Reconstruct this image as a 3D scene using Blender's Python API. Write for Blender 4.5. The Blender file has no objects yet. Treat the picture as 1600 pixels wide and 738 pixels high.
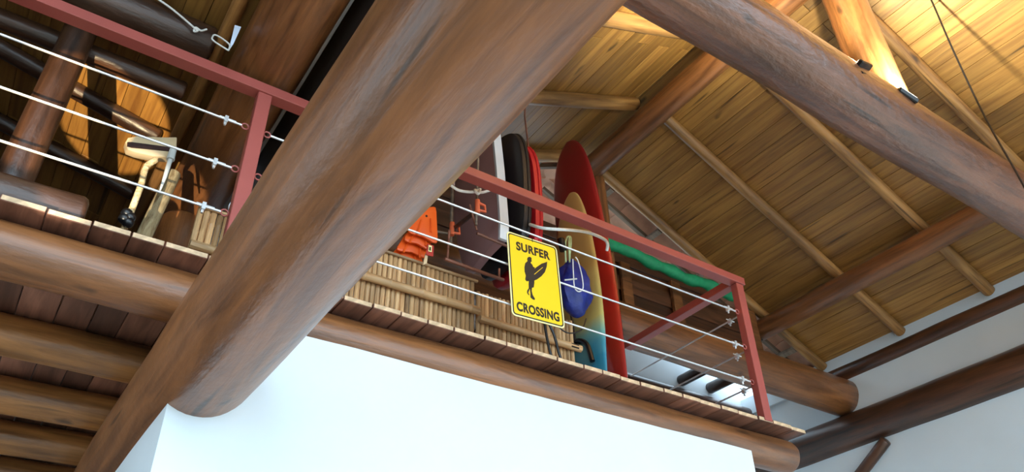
import bpy, bmesh, math, random
from mathutils import Vector, Matrix, noise

scene = bpy.context.scene
# ------------------------------------------------------------------ camera
AZ, PI_, RO, FPX = 0.603318585, 0.612887492, -0.0225851653, 1230.76584
CAM = Vector((0, 0, 1.6))
ca, sa = math.cos(AZ), math.sin(AZ)
cp, sp = math.cos(PI_), math.sin(PI_)
cr, sr = math.cos(RO), math.sin(RO)
f0, r0, u0 = Vector((sa, ca, 0)), Vector((ca, -sa, 0)), Vector((0, 0, 1))
FW = cp * f0 + sp * u0
UP0 = -sp * f0 + cp * u0
RT = cr * r0 + sr * UP0
UPV = -sr * r0 + cr * UP0
cam_d = bpy.data.cameras.new('camera')
cam = bpy.data.objects.new('camera', cam_d)
scene.collection.objects.link(cam)
cam_d.sensor_width = 36.0
cam_d.sensor_fit = 'HORIZONTAL'
cam_d.lens = FPX * 36.0 / 1600.0
cam_d.clip_start = 0.02
cam.matrix_world = Matrix(((RT.x, UPV.x, -FW.x, CAM.x), (RT.y, UPV.y, -FW.y, CAM.y), (RT.z, UPV.z, -FW.z, CAM.z), (0, 0, 0, 1)))
scene.camera = cam

# ------------------------------------------------------------------ light
scene.view_settings.view_transform = 'Standard'
scene.view_settings.look = 'None'
scene.view_settings.gamma = 1.0
scene.view_settings.use_curve_mapping = False
scene.view_settings.exposure = 0.42
world = bpy.data.worlds.new('sky')
scene.world = world
world.use_nodes = True
bg = world.node_tree.nodes['Background']
bg.inputs[0].default_value = (0.64, 0.84, 1.0, 1)
bg.inputs[1].default_value = 4.2

def lamp(name, kind, loc, target, energy, color, **kw):
    d = bpy.data.lights.new(name, kind)
    d.energy = energy
    d.color = color
    for k, v in kw.items():
        setattr(d, k, v)
    o = bpy.data.objects.new(name, d)
    scene.collection.objects.link(o)
    o.location = loc
    if target is not None:
        o.rotation_euler = (Vector(target) - Vector(loc)).to_track_quat('-Z', 'Y').to_euler()
    return o

# added spot lamps without fixtures, standing in for sunlight bounced up from below
lamp('added_bounce_spot', 'SPOT', (-1.25, -1.2, 0.25), (-0.01, 4.11, 4.89), 4200, (1.0, 0.78, 0.45),
     spot_size=math.radians(5.2), spot_blend=0.05, shadow_soft_size=0.02)
lamp('added_bounce_spot', 'SPOT', (-1.6, -1.2, 0.25), (0.16, 3.4, 3.98), 2600, (1.0, 0.88, 0.68),
     spot_size=math.radians(3.4), spot_blend=0.2, shadow_soft_size=0.02)

# ------------------------------------------------------------------ helpers
COL = scene.collection

def tag(o, label=None, cat=None, group=None, kind=None):
    if label: o['label'] = label
    if cat: o['category'] = cat
    if group: o['group'] = group
    if kind: o['kind'] = kind
    return o

def empty(name, loc=(0, 0, 0)):
    o = bpy.data.objects.new(name, None)
    o.empty_display_size = 0.1
    COL.objects.link(o)
    o.location = loc
    return o

def link(name, me, mat=None, parent=None, loc=None):
    o = bpy.data.objects.new(name, me)
    COL.objects.link(o)
    if mat is not None and not me.materials:
        me.materials.append(mat)
    if parent is not None:
        o.parent = parent
    if loc is not None:
        o.location = loc
    return o

def finish(bm, name, smooth=False):
    bmesh.ops.recalc_face_normals(bm, faces=bm.faces[:])
    me = bpy.data.meshes.new(name)
    bm.to_mesh(me)
    bm.free()
    if smooth:
        for p in me.polygons:
            p.use_smooth = True
        try:
            me.set_sharp_from_angle(angle=math.radians(42))
        except Exception:
            pass
    return me

def add_box(bm, lo, hi, bev=0.0):
    v = [bm.verts.new((x, y, z)) for x in (lo[0], hi[0]) for y in (lo[1], hi[1]) for z in (lo[2], hi[2])]
    fs = [bm.faces.new([v[i] for i in q]) for q in ((0, 1, 3, 2), (4, 6, 7, 5), (0, 4, 5, 1), (2, 3, 7, 6), (0, 2, 6, 4), (1, 5, 7, 3))]
    if bev > 0:
        es = list({e for f in fs for e in f.edges})
        bmesh.ops.bevel(bm, geom=es, offset=bev, segments=1, affect='EDGES', profile=0.5)

def box_mesh(name, lo, hi, bev=0.0):
    bm = bmesh.new()
    add_box(bm, lo, hi, bev)
    return finish(bm, name)

def add_tube(bm, pts, r, seg=8, caps=True):
    """round tube through a list of points; r a number or list"""
    pts = [Vector(p) for p in pts]
    n = len(pts)
    rings = []
    t0 = (pts[1] - pts[0]).normalized()
    ref = Vector((0, 0, 1)) if abs(t0.z) < 0.9 else Vector((1, 0, 0))
    a = t0.cross(ref).normalized()
    for i, p in enumerate(pts):
        t = (pts[min(i + 1, n - 1)] - pts[max(i - 1, 0)]).normalized()
        a = (a - t * a.dot(t)).normalized()
        b = t.cross(a)
        rr = r[i] if isinstance(r, (list, tuple)) else r
        rings.append([bm.verts.new(p + (a * math.cos(2 * math.pi * k / seg) + b * math.sin(2 * math.pi * k / seg)) * rr) for k in range(seg)])
    for i in range(n - 1):
        for k in range(seg):
            bm.faces.new((rings[i][k], rings[i][(k + 1) % seg], rings[i + 1][(k + 1) % seg], rings[i + 1][k]))
    if caps:
        bm.faces.new(rings[0][::-1])
        bm.faces.new(rings[-1])

def tube_mesh(name, pts, r, seg=8):
    bm = bmesh.new()
    add_tube(bm, pts, r, seg)
    return finish(bm, name, True)

def smooth_path(pts, n=6):
    """Catmull-Rom through points"""
    P = [Vector(p) for p in pts]
    P = [P[0] * 2 - P[1]] + P + [P[-1] * 2 - P[-2]]
    out = []
    for i in range(1, len(P) - 2):
        for k in range(n):
            t = k / n
            a, b, c, d = P[i - 1], P[i], P[i + 1], P[i + 2]
            out.append(0.5 * ((2 * b) + (c - a) * t + (2 * a - 5 * b + 4 * c - d) * t * t + (3 * b - a - 3 * c + d) * t ** 3))
    out.append(P[-2])
    return out

def at(px, py, axis, val):
    """point of the place seen at a pixel of the 1600x738 photograph, on the plane axis = val"""
    d = FW + RT * ((px - 800) / FPX) - UPV * ((py - 369) / FPX)
    t = (val - CAM[axis]) / d[axis]
    return CAM + d * t

def sheet(name, poly, thick, normal, bev=0.0):
    """closed slab from a planar outline (list of 3D points) given thickness along normal"""
    bm = bmesh.new()
    nv = Vector(normal).normalized() * thick
    a = [bm.verts.new(Vector(p)) for p in poly]
    b = [bm.verts.new(Vector(p) + nv) for p in poly]
    bm.faces.new(a)
    bm.faces.new(b[::-1])
    n = len(poly)
    for i in range(n):
        bm.faces.new((a[i], b[i], b[(i + 1) % n], a[(i + 1) % n]))
    bmesh.ops.recalc_face_normals(bm, faces=bm.faces[:])
    if bev > 0:
        es = [e for e in bm.edges if len(e.link_faces) == 2 and e.calc_face_angle(0) > 0.9]
        bmesh.ops.bevel(bm, geom=es, offset=bev, segments=2, affect='EDGES', profile=0.5)
    return finish(bm, name, bev > 0)

# ------------------------------------------------------------------ materials
def srgb(r, g, b):
    f = lambda c: (c / 255 / 12.92) if c / 255 <= 0.04045 else ((c / 255 + 0.055) / 1.055) ** 2.4
    return (f(r), f(g), f(b), 1)

def new_mat(name):
    m = bpy.data.materials.new(name)
    m.use_nodes = True
    nt = m.node_tree
    return m, nt, nt.nodes['Principled BSDF']

def wood(name, light, dark, rough=0.42, grain=(1.1, 14, 14), knots=True, var=0.35, bump=0.25, spec=0.5, patch=0.5, coat=0.0, fine=0.0):
    """long-grain wood; grain runs along the object's local X"""
    m, nt, bs = new_mat(name)
    N, L = nt.nodes.new, nt.links.new
    tc = N('ShaderNodeTexCoord')
    oi = N('ShaderNodeObjectInfo')
    mul = N('ShaderNodeVectorMath'); mul.operation = 'SCALE'
    comb = N('ShaderNodeCombineXYZ')
    for i in range(3): L(oi.outputs['Random'], comb.inputs[i])
    L(comb.outputs[0], mul.inputs[0]); mul.inputs['Scale'].default_value = 37.0
    add = N('ShaderNodeVectorMath'); add.operation = 'ADD'
    L(tc.outputs['Object'], add.inputs[0]); L(mul.outputs[0], add.inputs[1])
    mp = N('ShaderNodeMapping'); mp.inputs['Scale'].default_value = grain
    L(add.outputs[0], mp.inputs['Vector'])
    n1 = N('ShaderNodeTexNoise'); n1.inputs['Scale'].default_value = 1.6; n1.inputs['Detail'].default_value = 6; n1.inputs['Roughness'].default_value = 0.62
    n1.inputs['Distortion'].default_value = 0.6
    L(mp.outputs[0], n1.inputs['Vector'])
    cr_ = N('ShaderNodeValToRGB')
    cr_.color_ramp.elements[0].position = 0.33; cr_.color_ramp.elements[0].color = dark
    cr_.color_ramp.elements[1].position = 0.62; cr_.color_ramp.elements[1].color = light
    L(n1.outputs['Fac'], cr_.inputs['Fac'])
    # broad patches of stain
    mp2 = N('ShaderNodeMapping'); mp2.inputs['Scale'].default_value = (1.1, 3.2, 3.2)
    L(add.outputs[0], mp2.inputs['Vector'])
    n2 = N('ShaderNodeTexNoise'); n2.inputs['Scale'].default_value = 1.1; n2.inputs['Detail'].default_value = 3
    L(mp2.outputs[0], n2.inputs['Vector'])
    mr = N('ShaderNodeMapRange'); mr.inputs[1].default_value = 0.3; mr.inputs[2].default_value = 0.7
    mr.inputs[3].default_value = 1 - patch; mr.inputs[4].default_value = 1 + patch * 0.5
    L(n2.outputs['Fac'], mr.inputs[0])
    # tint of the single piece
    mr2 = N('ShaderNodeMapRange'); mr2.inputs[3].default_value = 1 - var; mr2.inputs[4].default_value = 1 + var * 0.6
    L(oi.outputs['Random'], mr2.inputs[0])
    mm = N('ShaderNodeMath'); mm.operation = 'MULTIPLY'
    L(mr.outputs[0], mm.inputs[0]); L(mr2.outputs[0], mm.inputs[1])
    sc = N('ShaderNodeVectorMath'); sc.operation = 'SCALE'
    L(cr_.outputs['Color'], sc.inputs[0]); L(mm.outputs[0], sc.inputs['Scale'])
    col = sc.outputs[0]
    if knots:
        mp3 = N('ShaderNodeMapping'); mp3.inputs['Scale'].default_value = (1.0, 2.6, 2.6)
        L(add.outputs[0], mp3.inputs['Vector'])
        vo = N('ShaderNodeTexVoronoi'); vo.inputs['Scale'].default_value = 1.7
        nz = N('ShaderNodeTexNoise'); nz.inputs['Scale'].default_value = 9.0
        L(mp3.outputs[0], nz.inputs['Vector'])
        mixv = N('ShaderNodeVectorMath'); mixv.operation = 'ADD'
        s2 = N('ShaderNodeVectorMath'); s2.operation = 'SCALE'; s2.inputs['Scale'].default_value = 0.12
        L(nz.outputs['Color'], s2.inputs[0]); L(mp3.outputs[0], mixv.inputs[0]); L(s2.outputs[0], mixv.inputs[1])
        L(mixv.outputs[0], vo.inputs['Vector'])
        kr = N('ShaderNodeMapRange'); kr.inputs[1].default_value = 0.035; kr.inputs[2].default_value = 0.11
        kr.inputs[3].default_value = 0.3; kr.inputs[4].default_value = 1.0
        L(vo.outputs['Distance'], kr.inputs[0])
        # drying cracks
        mp4 = N('ShaderNodeMapping'); mp4.inputs['Scale'].default_value = (1.3, 22, 22)
        L(add.outputs[0], mp4.inputs['Vector'])
        n4 = N('ShaderNodeTexNoise'); n4.inputs['Scale'].default_value = 1.0; n4.inputs['Detail'].default_value = 1
        L(mp4.outputs[0], n4.inputs['Vector'])
        ckr = N('ShaderNodeMapRange'); ckr.inputs[1].default_value = 0.7; ckr.inputs[2].default_value = 0.76
        ckr.inputs[3].default_value = 1.0; ckr.inputs[4].default_value = 0.35
        L(n4.outputs['Fac'], ckr.inputs[0])
        mk = N('ShaderNodeMath'); mk.operation = 'MULTIPLY'
        L(kr.outputs[0], mk.inputs[0]); L(ckr.outputs[0], mk.inputs[1])
        sk = N('ShaderNodeVectorMath'); sk.operation = 'SCALE'
        L(col, sk.inputs[0]); L(mk.outputs[0], sk.inputs['Scale'])
        col = sk.outputs[0]
    L(col, bs.inputs['Base Color'])
    rr = N('ShaderNodeMapRange'); rr.inputs[3].default_value = rough - 0.1; rr.inputs[4].default_value = rough + 0.12
    L(n1.outputs['Fac'], rr.inputs[0]); L(rr.outputs[0], bs.inputs['Roughness'])
    bs.inputs['Specular IOR Level'].default_value = spec
    bs.inputs['Coat Weight'].default_value = coat; bs.inputs['Coat Roughness'].default_value = 0.32
    bp = N('ShaderNodeBump'); bp.inputs['Strength'].default_value = bump; bp.inputs['Distance'].default_value = 0.01
    L(n1.outputs['Fac'], bp.inputs['Height']); L(bp.outputs[0], bs.inputs['Normal'])
    if fine:   # bark-like pits and adze marks
        mp5 = N('ShaderNodeMapping'); mp5.inputs['Scale'].default_value = (16, 34, 34)
        L(add.outputs[0], mp5.inputs['Vector'])
        n5 = N('ShaderNodeTexNoise'); n5.inputs['Scale'].default_value = 1.0; n5.inputs['Detail'].default_value = 3
        L(mp5.outputs[0], n5.inputs['Vector'])
        b5 = N('ShaderNodeBump'); b5.inputs['Strength'].default_value = fine * 0.6; b5.inputs['Distance'].default_value = 0.012
        L(n5.outputs['Fac'], b5.inputs['Height']); L(bp.outputs[0], b5.inputs['Normal'])
        L(b5.outputs[0], bs.inputs['Normal']); L(b5.outputs[0], bs.inputs['Coat Normal'])
    return m

def plain(name, col, rough=0.5, metal=0.0, noise_amt=0.12, nscale=8.0, bump=0.0, spec=0.5):
    m, nt, bs = new_mat(name)
    N, L = nt.nodes.new, nt.links.new
    tc = N('ShaderNodeTexCoord')
    n = N('ShaderNodeTexNoise'); n.inputs['Scale'].default_value = nscale; n.inputs['Detail'].default_value = 4
    L(tc.outputs['Object'], n.inputs['Vector'])
    mr = N('ShaderNodeMapRange'); mr.inputs[1].default_value = 0.3; mr.inputs[2].default_value = 0.7
    mr.inputs[3].default_value = 1 - noise_amt; mr.inputs[4].default_value = 1 + noise_amt
    L(n.outputs['Fac'], mr.inputs[0])
    sc = N('ShaderNodeVectorMath'); sc.operation = 'SCALE'; sc.inputs[0].default_value = col[:3]
    L(mr.outputs[0], sc.inputs['Scale']); L(sc.outputs[0], bs.inputs['Base Color'])
    bs.inputs['Roughness'].default_value = rough
    bs.inputs['Metallic'].default_value = metal
    bs.inputs['Specular IOR Level'].default_value = spec
    if bump:
        bp = N('ShaderNodeBump'); bp.inputs['Strength'].default_value = bump; bp.inputs['Distance'].default_value = 0.01
        L(n.outputs['Fac'], bp.inputs['Height']); L(bp.outputs[0], bs.inputs['Normal'])
    return m

M = {}
M['log'] = wood('varnished_log', srgb(148, 93, 50), srgb(98, 58, 28), rough=0.42, var=0.1, coat=0.45, fine=0.35, patch=0.32)
M['log_dark'] = wood('dark_log', srgb(100, 60, 36), srgb(56, 33, 19), rough=0.4, var=0.15, coat=0.4)
M['joist'] = wood('joist_log', srgb(182, 124, 66), srgb(122, 78, 38), rough=0.42, var=0.1, coat=0.4, fine=0.35)
M['tie'] = wood('rough_log', srgb(128, 80, 54), srgb(82, 48, 31), rough=0.36, bump=0.5, var=0.1, coat=0.6, fine=1.0, patch=0.3)
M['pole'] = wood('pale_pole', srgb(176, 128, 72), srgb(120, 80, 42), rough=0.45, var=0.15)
M['board'] = wood('ceiling_board', srgb(168, 122, 60), srgb(126, 84, 40), rough=0.48, grain=(0.8, 16, 16), knots=True, var=0.2, bump=0.08, patch=0.22)
M['plank'] = wood('red_brown_plank', srgb(150, 102, 82), srgb(104, 68, 54), rough=0.6, grain=(1.0, 12, 12), var=0.3, bump=0.3)
M['plank_end'] = plain('plank_end_grain', srgb(206, 176, 140), 0.8, noise_amt=0.25, nscale=30)
M['plaster'] = plain('white_plaster', srgb(216, 226, 232), 0.85, noise_amt=0.02, nscale=3, bump=0.06)
M['red_steel'] = plain('red_oxide_paint', srgb(162, 80, 72), 0.42, noise_amt=0.06, nscale=6)
M['cable'] = plain('galvanised_cable', srgb(225, 228, 230), 0.35, metal=0.6, noise_amt=0.08, nscale=60)
M['bamboo'] = wood('bamboo', srgb(214, 172, 122), srgb(172, 128, 84), rough=0.45, grain=(2, 20, 20), knots=False, var=0.25, bump=0.1)
M['bamboo_node'] = plain('bamboo_node', srgb(112, 78, 48), 0.6)
M['tile'] = plain('roof_tile', srgb(216, 168, 142), 0.8, noise_amt=0.2, nscale=5)
M['batten'] = wood('grey_batten', srgb(150, 130, 110), srgb(100, 84, 70), rough=0.7, var=0.2)
M['floor'] = plain('pale_floor', srgb(178, 160, 138), 0.35, nscale=2)
M['ground'] = plain('pale_paving', srgb(176, 170, 160), 0.8, nscale=1)
M['black'] = plain('black_plastic', srgb(18, 18, 20), 0.35)
M['dark_wood'] = wood('dark_board_dim_log', srgb(82, 52, 34), srgb(48, 29, 19), rough=0.42, var=0.2, coat=0.3, fine=0.5)  # dark boards; on the wing logs the tone is painted dimness
M['gap_black'] = wood('dark_gap_black', srgb(40, 28, 26), srgb(26, 18, 17), rough=0.6, knots=False)  # near-black colour painting the darkness of the gap beside the girder
M['fibre'] = wood('pale_fibrous_log', srgb(226, 200, 150), srgb(150, 116, 70), rough=0.7, grain=(6, 30, 30), knots=False, bump=0.8)
M['white'] = plain('white_rope', srgb(235, 235, 230), 0.6, noise_amt=0.08, nscale=50)
M['orange'] = plain('orange_rubber', srgb(238, 92, 24), 0.4, noise_amt=0.05)
M['orange_clip'] = plain('orange_clamp', srgb(226, 106, 66), 0.5)
M['rod'] = wood('reddish_rod', srgb(176, 112, 86), srgb(120, 70, 52), rough=0.5, knots=False)
M['maroon'] = plain('maroon_slick', srgb(180, 138, 138), 0.35, noise_amt=0.08, nscale=4)
M['white_foam'] = plain('white_foam', srgb(228, 234, 240), 0.5, noise_amt=0.03)
M['black_foam'] = plain('black_foam', srgb(30, 29, 33), 0.45)
M['red_foam'] = plain('red_foam', srgb(196, 30, 40), 0.4, noise_amt=0.06)
M['blue'] = plain('blue_nylon', srgb(16, 34, 116), 0.5, noise_amt=0.35, nscale=14, bump=1.0)
M['green'] = plain('green_fabric', srgb(22, 142, 92), 0.55, noise_amt=0.2, nscale=18, bump=0.3)
M['olive'] = plain('pale_green_strap', srgb(176, 190, 140), 0.6)
M['yellow'] = plain('sign_yellow', srgb(246, 204, 24), 0.35, noise_amt=0.015)
M['sign_black'] = plain('sign_black', srgb(22, 20, 18), 0.4, noise_amt=0.0)
M['sign_pale'] = plain('sign_pale_edge', srgb(246, 236, 170), 0.4, noise_amt=0.0)
M['straw'] = plain('beige_plastic', srgb(206, 180, 140), 0.5)
M['bristle'] = plain('dark_bristle', srgb(52, 26, 20), 0.8, noise_amt=0.4, nscale=60)
M['paper'] = plain('blue_white_paper', srgb(206, 218, 238), 0.6, noise_amt=0.03)
M['clear'] = plain('grey_plastic', srgb(196, 196, 190), 0.25)
M['red_card'] = plain('red_card', srgb(178, 44, 36), 0.5)

def gradient_board(name, stops, axis=2, rough=0.3):
    m, nt, bs = new_mat(name)
    N, L = nt.nodes.new, nt.links.new
    tc = N('ShaderNodeTexCoord'); sx = N('ShaderNodeSeparateXYZ')
    n = N('ShaderNodeTexNoise'); n.inputs['Scale'].default_value = 3.2; n.inputs['Detail'].default_value = 3
    L(tc.outputs['Object'], n.inputs['Vector']); L(tc.outputs['Object'], sx.inputs[0])
    mad = N('ShaderNodeMath'); mad.operation = 'MULTIPLY_ADD'; mad.inputs[1].default_value = 0.55
    L(n.outputs['Fac'], mad.inputs[0]); L(sx.outputs[axis], mad.inputs[2])
    mr = N('ShaderNodeMapRange'); mr.inputs[1].default_value = 0.2; mr.inputs[2].default_value = 2.2
    L(mad.outputs[0], mr.inputs[0])
    c = N('ShaderNodeValToRGB')
    e = c.color_ramp.elements
    while len(e) < len(stops): e.new(0.5)
    for el, (p, col) in zip(e, stops):
        el.position = p; el.color = col
    L(mr.outputs[0], c.inputs['Fac']); L(c.outputs[0], bs.inputs['Base Color'])
    bs.inputs['Roughness'].default_value = rough
    return m
M['airbrush'] = gradient_board('airbrushed_yellow_teal', [(0.0, srgb(70, 160, 175)), (0.16, srgb(50, 140, 170)), (0.24, srgb(120, 180, 170)), (0.33, srgb(206, 190, 110)), (0.42, srgb(196, 168, 96)), (1.0, srgb(206, 178, 116))])
M['red_board'] = gradient_board('worn_red_gelcoat', [(0.0, srgb(170, 40, 26)), (0.3, srgb(158, 34, 24)), (0.6, srgb(176, 36, 30)), (1.0, srgb(150, 32, 36))], rough=0.28)

# ------------------------------------------------------------------ logs
def log_mesh(name, L_, ra, rb, seed, seg=26, step=0.14, wob=0.02, bow=0.0, rnd=0.25):
    """log along local X from 0 to L_"""
    bm = bmesh.new()
    n = max(6, int(L_ / step))
    st = []
    e = min(ra, rb)
    e0 = e * rnd
    st += [(0.0, 0.72), (e0 * 0.35, 0.92), (e0, 1.0)]
    st += [(e0 + (L_ - 2 * e0) * i / n, 1.0) for i in range(1, n)]
    st += [(L_ - e0, 1.0), (L_ - e0 * 0.35, 0.92), (L_, 0.72)]
    rings = []
    for x, k in st:
        t = x / L_
        r = (ra * (1 - t) + rb * t)
        cy = bow * math.sin(math.pi * t) + wob * r * noise.noise((x * 0.7, seed * 3.1, 0.0)) * 2.5
        cz = wob * r * noise.noise((x * 0.7, seed * 3.1, 9.0)) * 2.5
        ring = []
        for s in range(seg):
            a = 2 * math.pi * s / seg
            d = 1 + wob * 1.6 * noise.noise((x * 1.3, math.cos(a) * 1.2 + seed * 7.7, math.sin(a) * 1.2)) + wob * 0.5 * noise.noise((x * 6, math.cos(a) * 3 + seed, math.sin(a) * 3))
            ring.append(bm.verts.new((x, cy + math.cos(a) * r * k * d, cz + math.sin(a) * r * k * d)))
        rings.append(ring)
    for i in range(len(rings) - 1):
        for s in range(seg):
            bm.faces.new((rings[i][s], rings[i][(s + 1) % seg], rings[i + 1][(s + 1) % seg], rings[i + 1][s]))
    bm.faces.new(rings[0][::-1]); bm.faces.new(rings[-1])
    return finish(bm, name, True)

SEED = [0]
def log(name, p0, p1, ra, rb=None, mat='log', label=None, cat='beam', group=None, parent=None, **kw):
    p0, p1 = Vector(p0), Vector(p1)
    SEED[0] += 1
    d = p1 - p0
    me = log_mesh(name, d.length, ra, rb if rb else ra, SEED[0], **kw)
    o = link(name, me, M[mat], parent)
    o.location = p0
    o.rotation_mode = 'QUATERNION'
    o.rotation_quaternion = d.to_track_quat('X', 'Z')
    if parent is None:
        tag(o, label, cat, group)
    return o

# ------------------------------------------------------------------ setting: shell
YF = 2.945            # face of the white wall under the mezzanine
ZM = 3.40             # top of the mezzanine planks
tag(link('floor', box_mesh('floor', (-4.5, -3.0, -0.2), (6.9, 8.0, 0.0)), M['floor']), kind='structure')
tag(link('ground', box_mesh('ground', (-40, -40, -0.4), (40, 40, -0.21)), M['ground']), kind='structure')

def wall(name, lo, hi, mat='plaster'):
    return tag(link(name, box_mesh(name, lo, hi), M[mat]), kind='structure')
wall('wall_front', (0.48, YF, 0.0), (3.70, 3.12, 3.245))
wall('wall_inner', (0.48, 3.12, 0.0), (0.66, 7.8, 2.95))
# right wall: door opening near the viewer below the wall plate
bm = bmesh.new()
add_box(bm, (6.68, -3.0, 2.75), (6.9, 6.4, 4.85))
add_box(bm, (6.68, 1.9, 0.0), (6.9, 6.4, 2.75))
add_box(bm, (6.68, -3.0, 0.0), (6.9, -2.4, 2.75))
tag(link('wall_right', finish(bm, 'wall_right'), M['plaster']), kind='structure')
bm = bmesh.new()
# upper strip of the right wall, cut to the roof slope
add_box(bm, (6.64, -3.0, 4.85), (6.9, 5.45, 5.04))
tag(link('wall_eave', finish(bm, 'wall_eave'), M['plaster']), kind='structure')
wall('wall_back', (0.66, 5.3, 0.0), (6.9, 5.45, 5.46))
wall('wall_wing', (-4.5, 6.6, 0.0), (0.9, 6.75, 5.6), 'dark_wood')
wall('wall_partition', (0.66, 5.0, 3.4), (0.72, 6.6, 5.3), 'dark_wood')
wall('wall_left', (-4.5, 2.95, 3.3), (-4.35, 6.6, 6.6), 'dark_wood')
bm = bmesh.new()   # unseen side wall added to dim the right wall; opening lets in light
add_box(bm, (-4.5, -0.9, 0.0), (-4.35, 2.95, 6.6))
add_box(bm, (-4.5, -3.0, 2.8), (-4.35, -0.9, 6.6))
add_box(bm, (-4.5, -3.0, 0.0), (-4.35, -0.9, 0.9))
tag(link('wall_side', finish(bm, 'wall_side'), M['dark_wood']), kind='structure')

# ------------------------------------------------------------------ roof boards
def zr(x):            # rafter axis, right slope
    return 1.6 + 4.70 - 0.487 * (x - 3.93)
def zl(x):            # rafter axis, left slope
    return 1.6 + 0.473 * x + 3.055
def zw(x):            # rafter axis, roof of the left wing
    return 4.85 - 0.25 * x

def board_roof(name, x0, x1, zf, y0, y1, width, off, joints, seed, up):
    """slab of the roof with single boards nailed beneath it, boards run along Y"""
    rnd = random.Random(seed)
    a = Vector((x0, 0, zf(x0))); b = Vector((x1, 0, zf(x1)))
    d = (b - a); Ls = d.length; d.normalize()
    nrm = Vector((-d.z, 0, d.x))
    if nrm.z < 0: nrm = -nrm
    bm = bmesh.new()
    o1 = off + 0.022
    vs = []
    for p in (a, b):
        for y in (y0, y1):
            for h in (o1, o1 + 0.06):
                vs.append(bm.verts.new(p + nrm * h + Vector((0, y, 0))))
    for q in ((0, 1, 3, 2), (4, 6, 7, 5), (0, 4, 5, 1), (2, 3, 7, 6), (0, 2, 6, 4), (1, 5, 7, 3)):
        bm.faces.new([vs[i] for i in q])
    root = tag(link(name, finish(bm, name), M['dark_wood']), kind='structure')
    n = int(Ls / width)
    w = Ls / n
    cache = {}
    rot = Matrix((Vector((0, 1, 0)), d, Vector((0, 1, 0)).cross(d))).transposed()
    for i in range(n):
        cuts = [y0] + [j + (0.0 if (i + k) % 2 else 0.55) for k, j in enumerate(joints)] + [y1]
        for k in range(len(cuts) - 1):
            ln = round(cuts[k + 1] - cuts[k] - 0.004, 3)
            if ln not in cache:
                cache[ln] = box_mesh('board', (-ln / 2, -w / 2 + 0.0012, -0.01), (ln / 2, w / 2 - 0.0012, 0.01), 0.0015)
                cache[ln].materials.append(M['board'])
            o = link('board', cache[ln], None, root)
            c = a + d * (w * (i + 0.5)) + nrm * (off + 0.01 + rnd.uniform(-0.0015, 0.0015)) + Vector((0, (cuts[k] + cuts[k + 1]) / 2, 0))
            o.location = c
            o.rotation_mode = 'QUATERNION'
            o.rotation_quaternion = rot.to_quaternion()
    return root

board_roof('ceiling_right', 3.66, 6.95, zr, -3.0, 4.25, 0.135, 0.048, (-0.6, 1.9), 3, 1)
board_roof('ceiling_left', 3.80, 0.30, zl, -3.0, 4.25, 0.125, 0.048, (-0.4, 2.2), 4, 1)
board_roof('ceiling_wing', 0.55, -4.6, zw, 1.0, 6.7, 0.115, 0.05, (4.6,), 5, 1)

# overhang beyond the gable: battens and tiles seen from below
def overhang(name, x0, x1, zf, cols):
    a = Vector((x0, 0, zf(x0))); b = Vector((x1, 0, zf(x1)))
    d = (b - a); Ls = d.length; d.normalize()
    nrm = Vector((-d.z, 0, d.x))
    if nrm.z < 0: nrm = -nrm
    root = empty(name, (0, 0, 0)); tag(root, kind='structure')
    rot = Matrix((d, nrm.cross(d), nrm)).transposed().to_quaternion()
    tile = None
    rows = int(Ls / 0.36)
    for i in range(rows):
        for k in range(7 if i < 4 else cols):
            if tile is None:
                bm = bmesh.new()
                pts = []
                for s in range(7):
                    t = -1 + 2 * s / 6
                    pts.append((t * 0.125, 0.045 * (1 - t * t)))
                top = [[bm.verts.new((x, y, z + h)) for (y, z) in pts] for x in (-0.2, 0.2) for h in (0.0, 0.014)]
                A, A2, B, B2 = top
                for s in range(6):
                    bm.faces.new((A[s], A[s + 1], B[s + 1], B[s]))
                    bm.faces.new((A2[s], B2[s], B2[s + 1], A2[s + 1]))
                    bm.faces.new((A[s], A2[s], A2[s + 1], A[s + 1])); bm.faces.new((B[s], B[s + 1], B2[s + 1], B2[s]))
                bm.faces.new((A[0], B[0], B2[0], A2[0])); bm.faces.new((A[6], A2[6], B2[6], B[6]))
                tile = finish(bm, 'tile', True); tile.materials.append(M['tile'])
            o = link('tile', tile, None, root)
            o.rotation_mode = 'QUATERNION'; o.rotation_quaternion = rot
            o.location = a + d * (0.36 * (i + 0.5)) + nrm * (0.09 + 0.012 * (i % 2)) + Vector((0, 4.38 + 0.24 * k, 0))
    if cols < 4:   # ridge capping over the joint of the two slopes
        me = box_mesh('ridge_cap', (-0.14, 4.26, 0.10), (0.14, 6.0, 0.17), 0.02); me.materials.append(M['tile'])
        link('ridge_cap', me, None, root, (3.715, 0, zf(3.715)))
    bt = box_mesh('batten', (0, -0.02, 0.045), (Ls, 0.02, 0.085)); bt.materials.append(M['batten'])
    for y in [4.48 + 0.38 * q for q in range(2 if cols < 4 else 4)]:
        o = link('batten', bt, None, root); o.rotation_mode = 'QUATERNION'; o.rotation_quaternion = rot
        o.location = a + Vector((0, y, 0))
    cb = box_mesh('cross_batten', (-0.025, 4.27, 0.0), (0.025, 5.0, 0.045)); cb.materials.append(M['batten'])
    k = 0.45
    while k < Ls:
        o = link('cross_batten', cb, None, root)
        o.rotation_mode = 'QUATERNION'; o.rotation_quaternion = Matrix((d, Vector((0, 1, 0)), nrm)).transposed().to_quaternion() if d.cross(Vector((0, 1, 0))).dot(nrm) > 0 else Matrix((-d, Vector((0, 1, 0)), nrm)).transposed().to_quaternion()
        o.location = a + d * k
        k += 0.62
    return root
overhang('roof_overhang_right', 3.70, 7.35, zr, 3)
overhang('roof_overhang_left', 3.70, 0.5, zl, 7)

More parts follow.
